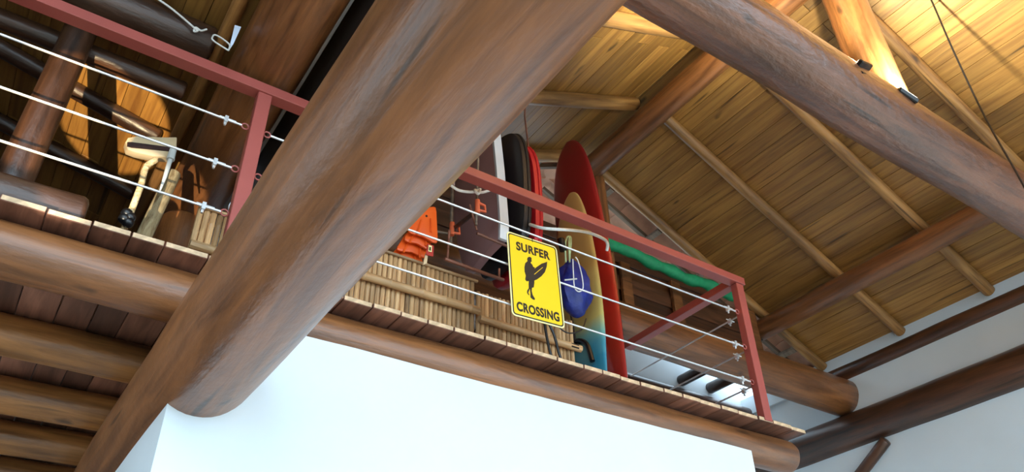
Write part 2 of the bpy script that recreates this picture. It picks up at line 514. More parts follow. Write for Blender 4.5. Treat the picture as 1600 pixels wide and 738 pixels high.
# ------------------------------------------------------------------ logs of the frame
log('girder', (0.582, -2.6, 2.957), (0.582, 7.4, 2.957), 0.203, 0.200, 'log', 'huge varnished log girder crossing overhead in the foreground', wob=0.02, seg=40)
log('edge_beam', (-4.3, 3.03, 3.262), (4.15, 3.03, 3.262), 0.108, 0.105, 'log', 'long log under the plank edge, above the bright white wall', seg=32, wob=0.035, rnd=0.35)
for i, (y, w_) in enumerate(((3.79, 'nearest behind the edge log'), (4.476, 'second behind the edge log'), (5.116, 'third behind the edge log'), (5.78, 'fourth behind the edge log'), (6.42, 'farthest from the edge log'))):
    log('floor_joist', (-4.3, y, 3.276), (0.9, y, 3.276), 0.092, 0.093, 'joist', 'round floor joist under the mezzanine planks, ' + w_, 'joist', 'round joists under the mezzanine', wob=0.035)
log('tie_beam', (0.35, 1.504, 4.65), (6.9, 1.504, 4.65), 0.172, 0.176, 'tie', 'thick glossy tie log high at upper right carrying the black floodlights', wob=0.03, seg=40)
log('tie_beam', (0.76, 4.12, 4.65), (6.72, 4.12, 4.65), 0.160, 0.185, 'log', 'tie log behind the red railing with its end at the right wall', wob=0.03, seg=32)
log('wall_plate', (6.70, -2.8, 4.31), (6.70, 5.3, 4.31), 0.165, 0.165, 'log_dark', 'thick dark log set in the right wall, the lower of two', wob=0.025, seg=32)
log('wall_log', (6.70, -2.8, 4.876), (6.70, 4.6, 4.876), 0.078, 0.08, 'log_dark', 'thin dark log set in the right wall just under the eave', wob=0.03)
log('wall_plate', (0.557, -2.6, 4.605), (0.557, 4.9, 4.605), 0.172, 0.168, 'log', 'wide brown log above the left railing post, running away from viewer', wob=0.02, seg=36)
log('ridge_beam', (3.72, -2.8, 6.19), (3.72, 4.35, 6.19), 0.11, 0.11, 'log', 'ridge log at the top of the board ceiling', wob=0.02)
log('purlin', (5.85, -2.8, 5.212), (5.85, 4.3, 5.212), 0.105, 0.1, 'log', 'purlin log crossing under the right ceiling slope poles', wob=0.02)
log('king_post', (3.72, 1.504, 4.78), (3.70, 1.504, 6.12), 0.13, 0.12, 'log', 'upright log standing on the glossy tie log between floodlights', 'post', wob=0.03)
log('king_post', (3.80, 4.14, 4.78), (3.78, 4.14, 6.12), 0.085, 0.085, 'log', 'upright post in the gable behind the tall red surfboard', 'post', wob=0.02)
names = ('at the gable edge', 'next to the gable edge', 'passing behind the glossy tie log', 'curving to the right of the king post', 'farthest from the gable')
for y, w_ in zip((4.2, 3.33, 2.48, 1.63, 0.78), names):
    log('rafter', (3.83, y, zr(3.83)), (6.63, y, zr(6.63)), 0.047, 0.05, 'pole', 'rafter pole under right ceiling slope, ' + w_, 'rafter', 'rafter poles of the right slope', wob=0.05, seg=18)
names = ('at the gable edge', 'ending with a cut face at the ridge log', 'behind the upper end of the girder', 'over the viewer')
for y, w_ in zip((4.2, 3.4, 2.52, 1.65), names):
    log('rafter', (0.45, y, zl(0.45)), (3.66, y, zl(3.66)), 0.06, 0.058, 'pole', 'pale rafter pole under left slope, ' + w_, 'rafter', 'rafter poles of the left slope', wob=0.05, seg=18)
p0, p1 = at(1385, 688, 0, 6.64), at(1330, 760, 0, 6.64)
log('wall_brace', p0, p1 + (p1 - p0) * 1.5, 0.05, 0.05, 'log_dark', 'short slanting brace below the thick log of the right wall', 'brace')

# boards closing the gable between tie log and opening
gb = empty('gable_panel', (1.45, 4.275, 4.8)); tag(gb, 'dark boards standing on the rear tie log below the gable opening', 'panel')
for k in range(4):
    me = box_mesh('board', (0, -0.015, 0), (4.4, 0.015, 0.1425), 0.002)
    link('board', me, M['log_dark'], gb, (0.0, 0.02 if k % 2 else 0.0, 0.02 + 0.14 * k))
link('board', box_mesh('board', (0.75, -0.015, 0), (3.8, 0.015, 0.1425), 0.002), M['log_dark'], gb, (0.0, 0.0, 0.58))
for x in (2.6, 3.2, 4.2):
    me = box_mesh('upright', (0, -0.06, 0), (0.11, -0.02, 0.55), 0.006)
    link('upright', me, M['log'], gb, (x, 0.0, 0.02))

# far wall log and sockets under the rear tie
log('wall_log', (3.2, 5.25, 4.86), (6.68, 5.25, 4.86), 0.075, 0.075, 'log_dark', 'dark log on the white back wall seen under the rear tie log')
log('wall_log', (3.2, 5.2, 4.62), (6.68, 5.2, 4.62), 0.1, 0.1, 'dark_wood', 'lowest dark log on the back wall just above the plank edge')
for px, w_ in ((1085, 'left one of two'), (1130, 'right one of two')):
    p = at(px, 588 if px < 1100 else 600, 1, 5.1)
    log('log_stub', (p.x, 5.3, p.z + 0.02), (p.x, 4.95, p.z + 0.02), 0.06, 0.06, 'dark_wood', 'dark log end poking from the back wall under the tie, ' + w_, 'beam')

# left wing: rafters, ties, posts; their darker wood stands in for dim light
names = ('nearest the railing', 'second behind the railing', 'third behind the railing', 'fourth behind the railing')
for y, w_ in zip((4.01, 4.64, 5.3, 5.95), names):
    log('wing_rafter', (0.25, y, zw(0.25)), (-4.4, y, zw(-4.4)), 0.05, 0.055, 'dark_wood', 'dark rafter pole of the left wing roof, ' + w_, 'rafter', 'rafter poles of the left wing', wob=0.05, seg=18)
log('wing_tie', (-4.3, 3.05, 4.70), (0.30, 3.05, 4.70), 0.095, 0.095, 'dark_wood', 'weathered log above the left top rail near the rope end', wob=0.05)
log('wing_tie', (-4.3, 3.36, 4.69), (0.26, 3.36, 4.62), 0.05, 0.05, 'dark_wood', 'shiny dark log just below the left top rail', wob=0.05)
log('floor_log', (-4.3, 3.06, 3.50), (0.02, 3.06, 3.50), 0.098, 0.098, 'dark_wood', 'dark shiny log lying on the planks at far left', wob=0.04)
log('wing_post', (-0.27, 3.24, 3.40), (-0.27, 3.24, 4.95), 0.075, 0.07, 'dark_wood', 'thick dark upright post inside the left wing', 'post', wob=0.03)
log('column', (0.56, 4.3, 3.40), (0.56, 4.3, 4.47), 0.165, 0.155, 'log', 'thick upright log under the wide brown log at left', 'post', wob=0.03, seg=32)
log('edge_pole', (0.325, 1.2, 4.71), (0.325, 4.8, 4.70), 0.036, 0.034, 'pole', 'thin pale pole along the left side of the wide brown log', wob=0.05, seg=16)
tag(link('dark_gap_board', box_mesh('dark_gap_board', (-1.5, 0.0, 0.0), (2.5, 0.022, 0.50), 0.003), M['gap_black'], None, (0.81, 1.5, 4.42)), 'added black board darkening the gap between wide brown log and girder', 'board').rotation_euler = (0, 0, math.pi / 2)  # added board; its black colour supplies the darkness of the gap
tag(link('edge_strip', box_mesh('edge_strip', (0.728, 2.2, 4.60), (0.75, 4.6, 4.625), 0.004), M['clear']), 'thin pale strip along right edge of the wide brown log', 'strip')

# ------------------------------------------------------------------ mezzanine planks
mz = empty('floor_mezzanine', (0, 2.87, ZM)); tag(mz, kind='structure')
rnd = random.Random(11)
x = -4.3
cache = []
for k in range(4):
    w = (0.125, 0.14, 0.155, 0.17)[k]
    bm = bmesh.new()
    add_box(bm, (0, -w / 2 + 0.002, -0.026), (3.6, w / 2 - 0.002, 0.0), 0.003)
    me = finish(bm, 'plank')
    me.materials.append(M['plank']); me.materials.append(M['plank_end'])
    for p in me.polygons:
        if p.normal.x < -0.9: p.material_index = 1
    cache.append((w, me))
while x < 4.1:
    w, me = cache[rnd.randrange(4)]
    o = link('plank', me, None, mz)
    o.rotation_euler = (0, 0, math.pi / 2)
    o.location = (x + w / 2, rnd.uniform(-0.004, 0.005), rnd.uniform(-0.002, 0.001))
    x += w

# ------------------------------------------------------------------ railing
def railing():
    root = empty('railing', (0.56, 2.885, ZM))
    tag(root, 'red steel railing with wire cables along the mezzanine edge', 'railing')
    off = Vector((0.56, 2.885, ZM))
    def box(name, lo, hi, mat='red_steel', bev=0.003):
        return link(name, box_mesh(name, Vector(lo) - off, Vector(hi) - off, bev), M[mat], root)
    box('top_rail', (-4.3, 2.85, 4.345), (3.86, 2.92, 4.40))
    for xx in (-1.15, 0.56, 3.81):
        box('post', (xx - 0.033, 2.858, 3.38), (xx + 0.033, 2.912, 4.344))
    box('side_rail', (3.775, 2.921, 4.345), (3.845, 4.0, 4.40))
    def cab(a, b, name='cable', r=0.0055):
        return link(name, tube_mesh(name, [Vector(a) - off, Vector(b) - off], r, 8), M['cable'], root)
    zs = (4.125, 3.87, 3.628)
    def ring(c, ax):
        bm = bmesh.new()
        pts = []
        for k in range(13):
            a = 2 * math.pi * k / 12
            pts.append(Vector(c) - off + Vector((math.cos(a) * 0.016, 0, math.sin(a) * 0.016)))
        add_tube(bm, pts, 0.004, 6, False)
        link('eye_bolt', finish(bm, 'eye_bolt', True), M['red_steel'], root)
    def clamp(c, par):
        bm = bmesh.new()
        c = Vector(c) - off
        add_tube(bm, [c + Vector((-0.03, 0, 0.006)), c + Vector((0.045, 0, 0.006))], 0.004, 6)
        add_box(bm, c + Vector((-0.008, -0.012, -0.02)), c + Vector((0.008, 0.012, 0.014)))
        add_tube(bm, [c + Vector((0, 0, -0.02)), c + Vector((0, 0, -0.036))], 0.006, 6)
        link('cable_clamp', finish(bm, 'cable_clamp'), M['cable'], par)
    for z in zs:
        for s, x0, x1 in ((0, -4.3, 0.56), (1, 0.56, 3.81)):
            a = (x0 + (0.068 if s else 0.0), 2.885, z)
            b = (x1 - 0.068, 2.885, z)
            cb_ = cab(a, b)
            ring((x1 - 0.052, 2.885, z), 0); clamp((x1 - 0.14, 2.885, z), cb_)
            if s:
                ring((x0 + 0.052, 2.885, z), 0); clamp((x0 + 0.2, 2.885, z), cb_)
    for z in zs:
        cb_ = cab((3.81, 2.93, z), (3.81, 4.0, z))
        clamp((3.81, 3.0, z), cb_)
    return root
railing()

# ------------------------------------------------------------------ sign
def sign():
    root = empty('sign', (2.117, 2.862, 3.818))
    root.rotation_euler = (0, math.radians(-2.6), 0)
    tag(root, 'yellow SURFER CROSSING sign with a surfer silhouette hung on cables', 'sign')
    W2, H2 = 0.168, 0.256
    def rr(w, h, r, n=7):
        out = []
        for cx, cz, a0 in ((w - r, h - r, 0), (-w + r, h - r, 90), (-w + r, -h + r, 180), (w - r, -h + r, 270)):
            for k in range(n):
                a = math.radians(a0 + 90 * k / (n - 1))
                out.append((cx + r * math.cos(a), cz + r * math.sin(a)))
        return out
    link('plate', sheet('plate', [(x, 0, z) for x, z in rr(W2, H2, 0.024)], 0.003, (0, 1, 0)), M['sign_pale'], root)
    # black border as a ring
    bm = bmesh.new()
    o_ = rr(W2 - 0.008, H2 - 0.008, 0.018); i_ = rr(W2 - 0.0145, H2 - 0.0145, 0.014)
    def lay(p, y): return [bm.verts.new((x, y, z)) for x, z in p]
    A, B = lay(o_, -0.0012), lay(i_, -0.0012); A2, B2 = lay(o_, 0.0), lay(i_, 0.0)
    n = len(A)
    for k in range(n):
        j = (k + 1) % n
        bm.faces.new((A[k], A[j], B[j], B[k])); bm.faces.new((A[k], A2[k], A2[j], A[j])); bm.faces.new((B[k], B[j], B2[j], B2[k]))
    link('border', finish(bm, 'border'), M['sign_black'], root)
    link('face', sheet('face', [(x, -0.0008, z) for x, z in rr(W2 - 0.0147, H2 - 0.0147, 0.014)], 0.0008, (0, 1, 0)), M['yellow'], root)
    dg = bpy.context.evaluated_depsgraph_get()
    for txt, zc, size, width in (('SURFER', 0.178, 0.078, 0.225), ('CROSSING', -0.196, 0.078, 0.272)):
        cu = bpy.data.curves.new('lettering', 'FONT')
        cu.body = txt; cu.size = size; cu.align_x = 'CENTER'; cu.align_y = 'CENTER'
        cu.extrude = 0.0008; cu.offset = 0.0032; cu.space_character = 1.08
        tmp = bpy.data.objects.new('lettering', cu)
        COL.objects.link(tmp)
        bpy.context.view_layer.update()
        dg = bpy.context.evaluated_depsgraph_get()
        me = bpy.data.meshes.new_from_object(tmp.evaluated_get(dg))
        bpy.data.objects.remove(tmp)
        xs = [v.co.x for v in me.vertices]; zs_ = [v.co.y for v in me.vertices]
        sx = width / (max(xs) - min(xs)); cx = (max(xs) + min(xs)) / 2
        sy = 0.056 / (max(zs_) - min(zs_)); cy = (max(zs_) + min(zs_)) / 2
        for v in me.vertices:
            v.co = Vector(((v.co.x - cx) * sx, -0.0014 - v.co.z * 0.6, (v.co.y - cy) * sy + zc))
        me.materials.clear()
        link('lettering', me, M['sign_black'], root)
    # surfer figure traced in plate coordinates (pixels of an enlarged view of the sign)
    def loc(zx, zy):
        p = at(780 + zx / 4.1, 340 + zy / 4.1, 1, 2.83)
        q = Matrix.Rotation(math.radians(2.6), 3, 'Y') @ (p - Vector((2.117, 2.83, 3.818)))
        return (q.x, -0.0016, q.z)
    body = [(203, 262), (200, 250), (203, 240), (212, 235), (223, 237), (229, 245), (228, 256), (231, 264), (225, 268), (222, 274), (232, 284), (240, 300),
            (250, 305), (244, 322), (238, 340), (246, 372), (247, 402), (243, 432), (232, 434), (230, 455), (236, 480), (252, 506), (247, 513), (236, 508), (222, 496), (222, 470), (218, 440),
            (214, 450), (208, 466), (216, 482), (209, 480), (200, 466), (201, 452), (211, 436), (210, 412), (211, 390), (205, 392), (196, 392), (188, 380), (192, 355), (184, 330), (183, 300), (188, 276), (196, 268)]
    link('surfer_figure', sheet('surfer_figure', [loc(*p) for p in body], 0.0012, (0, 1, 0)), M['sign_black'], root)
    brd = [(328, 268), (325, 300), (313, 335), (290, 362), (262, 382), (236, 392), (210, 388), (200, 376), (212, 350), (236, 322), (262, 300), (292, 280)]
    link('surfboard_figure', sheet('surfboard_figure', [(a, b - 0.0012, c) for a, b, c in (loc(*p) for p in brd)], 0.0008, (0, 1, 0)), M['sign_black'], root)
    st = [(298, 303), (300, 305), (247, 350), (244, 348)]
    link('board_stripe', sheet('board_stripe', [(a, -0.0034, c) for a, b, c in (loc(*p) for p in st)], 0.0006, (0, 1, 0)), M['yellow'], root)
    link('hook', tube_mesh('hook', [(0.0, -0.002, 0.236), (0.0, 0.0, 0.262), (0.0, 0.022, 0.266), (0.0, 0.03, 0.25)], 0.0022, 6), M['black'], root)
sign()

# ------------------------------------------------------------------ surfboards and bodyboards
def board_solid(name, L_, widths, th, tilt=0.0, seg=22, n=36, rock=0.03):
    """surfboard: local Z length, Y width, X thickness. widths: list of (t, half width)"""
    bm = bmesh.new()
    rings = []
    hw = widths
    for i in range(n + 1):
        t = i / n
        t = 0.5 - 0.5 * math.cos(math.pi * t)
        w = max(hw(t), 0.002)
        tt = th * min(1.0, 0.25 + 3.0 * min(t, 1 - t)) / 2
        ring = []
        for s in range(seg):
            a = 2 * math.pi * s / seg
            c, si = math.cos(a), math.sin(a)
            y = w * math.copysign(abs(c) ** 0.75, c)
            xx = tt * math.copysign(abs(si) ** 0.85, si) + rock * (2 * t - 1) ** 4
            ring.append(bm.verts.new((xx, y, t * L_)))
        rings.append(ring)
    for i in range(n):
        for s in range(seg):
            bm.faces.new((rings[i][s], rings[i][(s + 1) % seg], rings[i + 1][(s + 1) % seg], rings[i + 1][s]))
    bm.faces.new(rings[0][::-1]); bm.faces.new(rings[-1])
    return finish(bm, name, True)

def ell(a, nose, tail, wmax):
    def f(t):
        if t < a:
            return wmax * (tail + (1 - tail) * math.sin(math.pi / 2 * t / a)) * min(1.0, (t / 0.012) ** 0.5 if t < 0.012 else 1.0)
        q = min(1.0, (t - a) / (1 - a))
        return wmax * max(0.0, 1 - q ** nose) ** 0.5
    return f

o = link('surfboard', board_solid('surfboard', 2.56, ell(0.5, 3.4, 0.55, 0.245), 0.08), M['red_board'], None, (3.12, 3.47, 3.405))
o.rotation_euler = (math.radians(-6.0), math.radians(0.5), math.radians(4))
tag(o, 'tall glossy red longboard standing behind the yellow surfboard', 'surfboard', 'surfboards on the mezzanine')
ysb = empty('surfboard', (2.86, 3.36, 3.405))
ysb.rotation_euler = (math.radians(-2.5), 0, math.radians(2))
tag(ysb, 'yellow and teal airbrushed shortboard standing beside the sign', 'surfboard', 'surfboards on the mezzanine')
link('hull', board_solid('hull', 1.70, ell(0.45, 2.3, 0.6, 0.205), 0.06), M['airbrush'], ysb)
bm = bmesh.new()
pts = smooth_path([(-0.045, 0.11, 0.28), (-0.05, 0.10, 0.40), (-0.05, 0.02, 0.47), (-0.05, -0.07, 0.41), (-0.045, -0.1, 0.28)], 6)
add_tube(bm, pts, 0.016, 8)
link('leash_loop', finish(bm, 'leash_loop', True), M['black'], ysb)
bm = bmesh.new()
add_tube(bm, smooth_path([(-0.05, 0.03, 0.47), (-0.055, 0.03, 0.62), (-0.055, 0.06, 0.8)], 5), 0.008, 8)
link('leash_cord', finish(bm, 'leash_cord', True), M['black'], ysb)

def bodyboard(loc, face_mat, rail_mat, label, L_=1.08, W_=0.58, th=0.055, rot=0, rails_round=True):
    """stands like a book: faces look along X, rail faces the railing"""
    root = empty('bodyboard', loc)
    root.rotation_euler = (math.radians(rot), 0, 0)
    tag(root, label, 'bodyboard', 'bodyboards standing in the rod rack')
    # outline (y, z): front rail at y=0, flat tail at the bottom
    if rails_round:
        out = [(0.12, 0.0), (0.45, 0.02), (W_ - 0.05, 0.22), (W_, 0.5), (W_ - 0.03, 0.8), (W_ - 0.13, L_ - 0.08), (W_ * 0.5 + 0.03, L_), (0.2, L_ - 0.015), (0.09, L_ - 0.09), (0.02, L_ - 0.26), (0.0, 0.5), (0.02, 0.18)]
        P = [(p.y, p.z) for p in smooth_path([(0, a, b) for a, b in out + [out[0]]], 4)][:-1]
    else:
        P = [(0.03, 0.0), (0.2, -0.015), (0.33, -0.045), (0.40, -0.03), (0.47, 0.09), (0.52, 0.24), (W_, 0.5), (W_, 0.8), (W_ - 0.1, L_ - 0.05), (0.3, L_), (0.17, L_), (0.11, L_ - 0.02), (0.06, 0.55), (0.025, 0.12)]
    link('core', sheet('core', [(-th / 2, y, z) for y, z in P], th, (1, 0, 0), 0.012 if rails_round else 0.003), M[face_mat], root)
    if not rails_round:
        R = [(0.028, -0.006), (0.022, 0.12), (0.057, 0.55), (0.108, L_ - 0.015)]
        bm = bmesh.new()
        rows = []
        for y, z in R:
            rows.append([bm.verts.new(v) for v in ((-th / 2 - 0.003, y + 0.004, z), (-th / 2 - 0.003, y - 0.016, z), (th / 2 + 0.003, y - 0.016, z), (th / 2 + 0.003, y + 0.004, z))])
        for a, b in zip(rows, rows[1:]):
            for k in range(4):
                bm.faces.new((a[k], a[(k + 1) % 4], b[(k + 1) % 4], b[k]))
        bm.faces.new(rows[0]); bm.faces.new(rows[-1][::-1])
        link('rail', finish(bm, 'rail'), M[rail_mat], root)
    else:
        bm = bmesh.new()
        R = [q for q in P if q[0] < 0.22 and q[1] > 0.1]
        R.sort(key=lambda q: q[1])
        add_tube(bm, [(th / 2 - 0.012, y + 0.004, z) for y, z in R], 0.014, 8)
        link('rail', finish(bm, 'rail', True), M[rail_mat], root)
    return root
bodyboard((2.13, 3.16, 4.27), 'maroon', 'white_foam', 'maroon bodyboard with a white rail, leftmost in the rack', rails_round=False, L_=1.0)
bodyboard((2.26, 3.10, 4.20), 'black_foam', 'black_foam', 'black bodyboard between the maroon and red ones', L_=1.06, W_=0.6)
bodyboard((2.345, 3.10, 4.16), 'red_foam', 'red_foam', 'bright red bodyboard, rightmost in the rack', L_=1.03, W_=0.58)

# rack of rods that carries the bodyboards
def rack():
    root = empty('board_rack', (2.0, 3.3, 4.12))
    tag(root, 'rack of reddish rods with orange clamps holding the bodyboards', 'rack')
    off = Vector((2.0, 3.3, 4.12))
    def rod(a, b, r=0.008, mat='rod', name='rod'):
        link(name, tube_mesh(name, [Vector(a) - off, Vector(b) - off], r, 8), M[mat], root)
    y = 3.2
    rod(at(695, 405, 1, y), at(787, 438, 1, y), 0.010)
    rod(at(745, 365, 1, y), at(800, 388, 1, y), 0.009)
    rod(at(702, 360, 1, y), at(699, 405, 1, y), 0.007)
    rod(at(734, 320, 1, 3.08), at(745, 360, 1, 3.08), 0.006)
    rod(at(707, 290, 1, 3.4), at(704, 383, 1, 3.4), 0.010, 'batten')
    rod(at(748, 210, 1, 3.06), at(744, 352, 1, 3.06), 0.007, 'batten')
    rod(at(708, 358, 1, 3.35), at(744, 330, 1, 3.06), 0.014, 'log_dark', 'spreader')
    rod(at(682, 362, 1, 3.35), at(704, 366, 1, 3.35), 0.008, 'batten')
    rod(at(780, 420, 1, 3.2), at(780, 437, 1, 3.2), 0.006)
    for px, py, yy in ((746, 323, 3.05), (706, 358, 3.33)):
        c = at(px, py, 1, yy) - off
        bm = bmesh.new()
        add_tube(bm, [c + Vector((0, 0, -0.045)), c + Vector((0, 0, 0.045))], 0.015, 10)
        add_tube(bm, [c + Vector((0.0, 0, 0.03)), c + Vector((0.045, -0.005, 0.02)), c + Vector((0.05, -0.005, -0.02)), c + Vector((0.0, 0, -0.025))], 0.009, 8)
        link('clamp', finish(bm, 'clamp', True), M['orange_clip'], root)
    # cord up to the ceiling
    p = at(820, 182, 1, 3.2)
    link('hanging_cord', tube_mesh('hanging_cord', [Vector((2.42, 3.2, 4.2)) - off, p - off, Vector((p.x + 0.02, 3.2, zl(p.x) + 0.04)) - off], 0.006, 6), M['rod'], root)
rack()

# white cords
bm = bmesh.new()
y = 3.02
pts = smooth_path([at(702, 288, 1, y), at(718, 298, 1, y), at(742, 300, 1, y), at(750, 296, 1, y - .01), at(747, 303, 1, y - .02), at(742, 297, 1, y - .015), at(752, 301, 1, y), at(770, 296, 1, y)], 5)
add_tube(bm, pts, 0.0085, 8)
tag(link('knotted_cord', finish(bm, 'knotted_cord', True), M['white']), 'short white cord knotted round the rod before the maroon board', 'cord')
bm = bmesh.new()
y = 3.0
pts = smooth_path([at(828, 351, 1, 3.1), at(850, 357, 1, y), at(895, 360, 1, y), at(920, 364, 1, y), at(942, 373, 1, y), at(949, 381, 1, y), at(948, 392, 1, y + .03)], 5)
add_tube(bm, pts, 0.010, 8)
tag(link('white_hose', finish(bm, 'white_hose', True), M['white']), 'thick white cord strung across the two standing surfboards', 'cord')

# swim fins
def fins():
    spec = [((655, 326), (682, 322), (685, 382), (636, 362), 3.20, 'topmost of the stack'),
            ((648, 345), (672, 350), (674, 392), (630, 375), 3.235, 'second from the top of the stack'),
            ((636, 362), (664, 372), (668, 404), (618, 390), 3.27, 'third from the top of the stack'),
            ((628, 378), (658, 385), (661, 414), (609, 401), 3.305, 'lowest of the stack')]
    for tl, tr, br, bl, y, w_ in spec:
        P = [at(*q, 1, y) for q in (tl, tr, br, bl)]
        def lerp(a, b, t): return a + (b - a) * t
        out = []
        cs = [P[0], P[1], P[2], P[3]]
        base = cs[0]
        for i in range(4):
            a, b, c = cs[i - 1], cs[i], cs[(i + 1) % 4]
            k = 0.16
            q0, q1 = lerp(b, a, k), lerp(b, c, k)
            out += [q0, lerp(lerp(q0, b, 0.6), lerp(b, q1, 0.4), 0.5), q1]
            if i == 2:   # wavy blade edge
                m = lerp(P[2], P[3], 0.5) + Vector((0, 0, 0.014)); out.append(m)
        root = empty('swim_fin', base)
        tag(root, 'orange rubber swim fin, ' + w_, 'swim fin', 'stack of orange swim fins')
        link('blade', sheet('blade', [p - base for p in out], 0.016, (0, 1, 0), 0.005), M['orange'], root)
        c = (P[0] + P[1] + P[2] + P[3]) / 4 - base
        up = ((P[0] + P[1]) - (P[2] + P[3])).normalized(); sd = (P[1] - P[0]).normalized()
        for s in (-1, 1):
            link('rib', tube_mesh('rib', [c + sd * 0.035 * s + up * 0.02 + Vector((0, -0.002, 0)), c + sd * 0.05 * s - up * 0.08 + Vector((0, -0.002, 0))], 0.006, 6), M['orange'], root)
        bm = bmesh.new()
        cc = c + up * 0.045
        add_tube(bm, [cc + Vector((0, -0.003, 0)), cc + Vector((0, 0.002, 0))], 0.007, 10)
        link('drain_hole', finish(bm, 'drain_hole'), M['bristle'], root)
fins()
root = empty('hang_tag', at(668, 400, 1, 3.18)); tag(root, 'small red and white tag hanging beside the orange fins', 'tag')
b_ = root.location
q = [at(*p, 1, 3.18) - b_ for p in ((668, 381), (678, 384), (677, 401), (666, 398))]
link('card', sheet('card', q, 0.006, (0, 1, 0)), M['red_card'], root)
q = [at(*p, 1, 3.175) - b_ for p in ((670, 383), (675, 384.5), (674.5, 394), (669.5, 392.5))]
link('label_print', sheet('label_print', q, 0.004, (0, 1, 0)), M['sign_pale'], root)
q = [at(*p, 1, 3.17) - b_ for p in ((671.5, 386), (673.5, 386.5), (673.2, 391.5), (671.2, 391))]
link('label_window', sheet('label_window', q, 0.004, (0, 1, 0)), M['sign_black'], root)
q = [at(*p, 1, 3.19) - b_ for p in ((665, 396), (669, 397), (667, 412), (661, 414))]
link('stub', sheet('stub', q, 0.006, (0, 1, 0)), M['straw'], root)

# blue bag with white cord and green strap
root = empty('drawstring_bag', (2.66, 3.13, 3.85)); tag(root, 'blue drawstring bag with white cord hanging before the yellow surfboard', 'bag')
bm = bmesh.new()
bmesh.ops.create_uvsphere(bm, u_segments=24, v_segments=16, radius=1.0)
c = at(897, 450, 1, 3.13) - root.location
for v in bm.verts:
    n_ = noise.noise(v.co * 2.3) * 0.28 + noise.noise(v.co * 6.0) * 0.10
    t = v.co.z
    k = 1.0 - 0.45 * max(0, t) ** 2 - 0.12 * max(0, -t) ** 3 + 0.09 * math.sin(5 * math.atan2(v.co.y, v.co.x)) * max(0, t)
    v.co = Vector((v.co.x * 0.115 * k * (1 + n_), v.co.y * 0.08 * k * (1 + n_), t * 0.205)) + c
link('body', finish(bm, 'body', True), M['blue'], root)
bm = bmesh.new()
y = 3.02
pts = smooth_path([at(*p, 1, y) - root.location for p in ((895, 405), (896, 430), (898, 450), (905, 456), (911, 450), (909, 430), (903, 408), (899, 402))], 5)
add_tube(bm, pts, 0.0035, 6)
link('cord', finish(bm, 'cord', True), M['white'], root)
link('toggle', tube_mesh('toggle', [at(882, 438, 1, y) - root.location, at(901, 436, 1, y) - root.location], 0.005, 6), M['clear'], root)
bm = bmesh.new()
for dx in (0, 6):
    add_tube(bm, smooth_path([at(*p, 1, 3.1) - root.location for p in ((884 + dx, 410), (883 + dx, 385), (886 + dx * .6, 371), (892, 374), (890, 402))], 5), 0.006, 6)
link('strap', finish(bm, 'strap', True), M['olive'], root)
link('buckle', tube_mesh('buckle', [at(876, 374, 1, 3.1) - root.location, at(880, 392, 1, 3.1) - root.location], 0.022, 10), M['black'], root)

# leash hanging at the bamboo end
root = empty('leash', at(862, 545, 1, 3.15)); tag(root, 'black surf leash hanging in loops at the end of the bamboo', 'leash')
for pts in (((850, 500), (853, 520), (858, 545), (862, 558)), ((856, 502), (866, 525), (872, 548), (876, 560)), ((862, 500), (885, 520), (908, 516), (916, 498))):
    bm = bmesh.new()
    add_tube(bm, smooth_path([at(*p, 1, 3.12) - root.location for p in pts], 5), 0.008 if pts[0][0] < 860 else 0.004, 7)
    link('strand', finish(bm, 'strand', True), M['black'], root)

# ------------------------------------------------------------------ bamboo screens
def cane_mesh(h, r, seed):
    rnd = random.Random(seed)
    pts, rs = [], []
    z = 0.0
    nodes = []
    zz = rnd.uniform(0.03, 0.16)
    while zz < h - 0.02:
        nodes.append(zz); zz += rnd.uniform(0.13, 0.2)
    st = [0.0]
    for nd in nodes: st += [nd - 0.008, nd - 0.002, nd + 0.002, nd + 0.008]
    st.append(h)
    for s in st:
        k = 1.0
        for nd in nodes:
            if abs(s - nd) < 0.003: k = 1.14
        pts.append((s, 0, 0)); rs.append(r * k)
    bm = bmesh.new()
    add_tube(bm, pts, rs, 8)
    me = finish(bm, 'cane', True)
    me.materials.append(M['bamboo'])
    return me

def screen(label, x0, x1, y, z0, z1, pitch, cross, top_rail=True, lean=0.0):
    rnd = random.Random(int(x0 * 100))
    root = empty('bamboo_screen', (x0, y, z0))
    tag(root, label, 'screen', 'bamboo screens behind the railing')
    h = z1 - z0
    vs = [cane_mesh(h, pitch * 0.47, s) for s in range(6)]
    n = int((x1 - x0) / pitch)
    for i in range(n):
        o = link('cane', vs[rnd.randrange(6)], None, root, ((i + 0.5) * pitch, rnd.uniform(-0.003, 0.003), rnd.uniform(-0.006, 0.004)))
        o.rotation_euler = (rnd.uniform(0, 6), -math.pi / 2 + lean, 0)
        o.rotation_mode = 'XYZ'
    for zc, r in cross:
        me = cane_mesh(x1 - x0, r, 77)
        link('cross_pole', me, None, root, (0.0, -pitch * 0.5 - r, zc - z0))
    if top_rail:
        me = cane_mesh(x1 - x0, 0.009, 78)
        link('top_cane', me, None, root, (0.0, -pitch * 0.5 - 0.006, h - 0.012))
    me = box_mesh('tie_band', (-0.035, -0.02, -0.014), (0.035, 0.004, 0.014), 0.003)
    link('tie_band', me, M['black'], root, (x1 - x0 - 0.06, -pitch * 0.5 - 0.022, (cross[0][0] - z0)))
    return root
screen('left of two bamboo cane screens below the orange fins', 1.02, 2.0, 3.28, 3.41, 3.985, 0.0285, [(3.772, 0.024)])
screen('lower right bamboo cane screen reaching behind the yellow sign', 2.01, 2.72, 3.29, 3.41, 3.925, 0.0285, [(3.735, 0.022)], top_rail=False)
screen('small piece of bamboo screen beside the thick upright log', 0.50, 0.80, 3.60, 3.41, 4.12, 0.034, [(3.86, 0.024)])

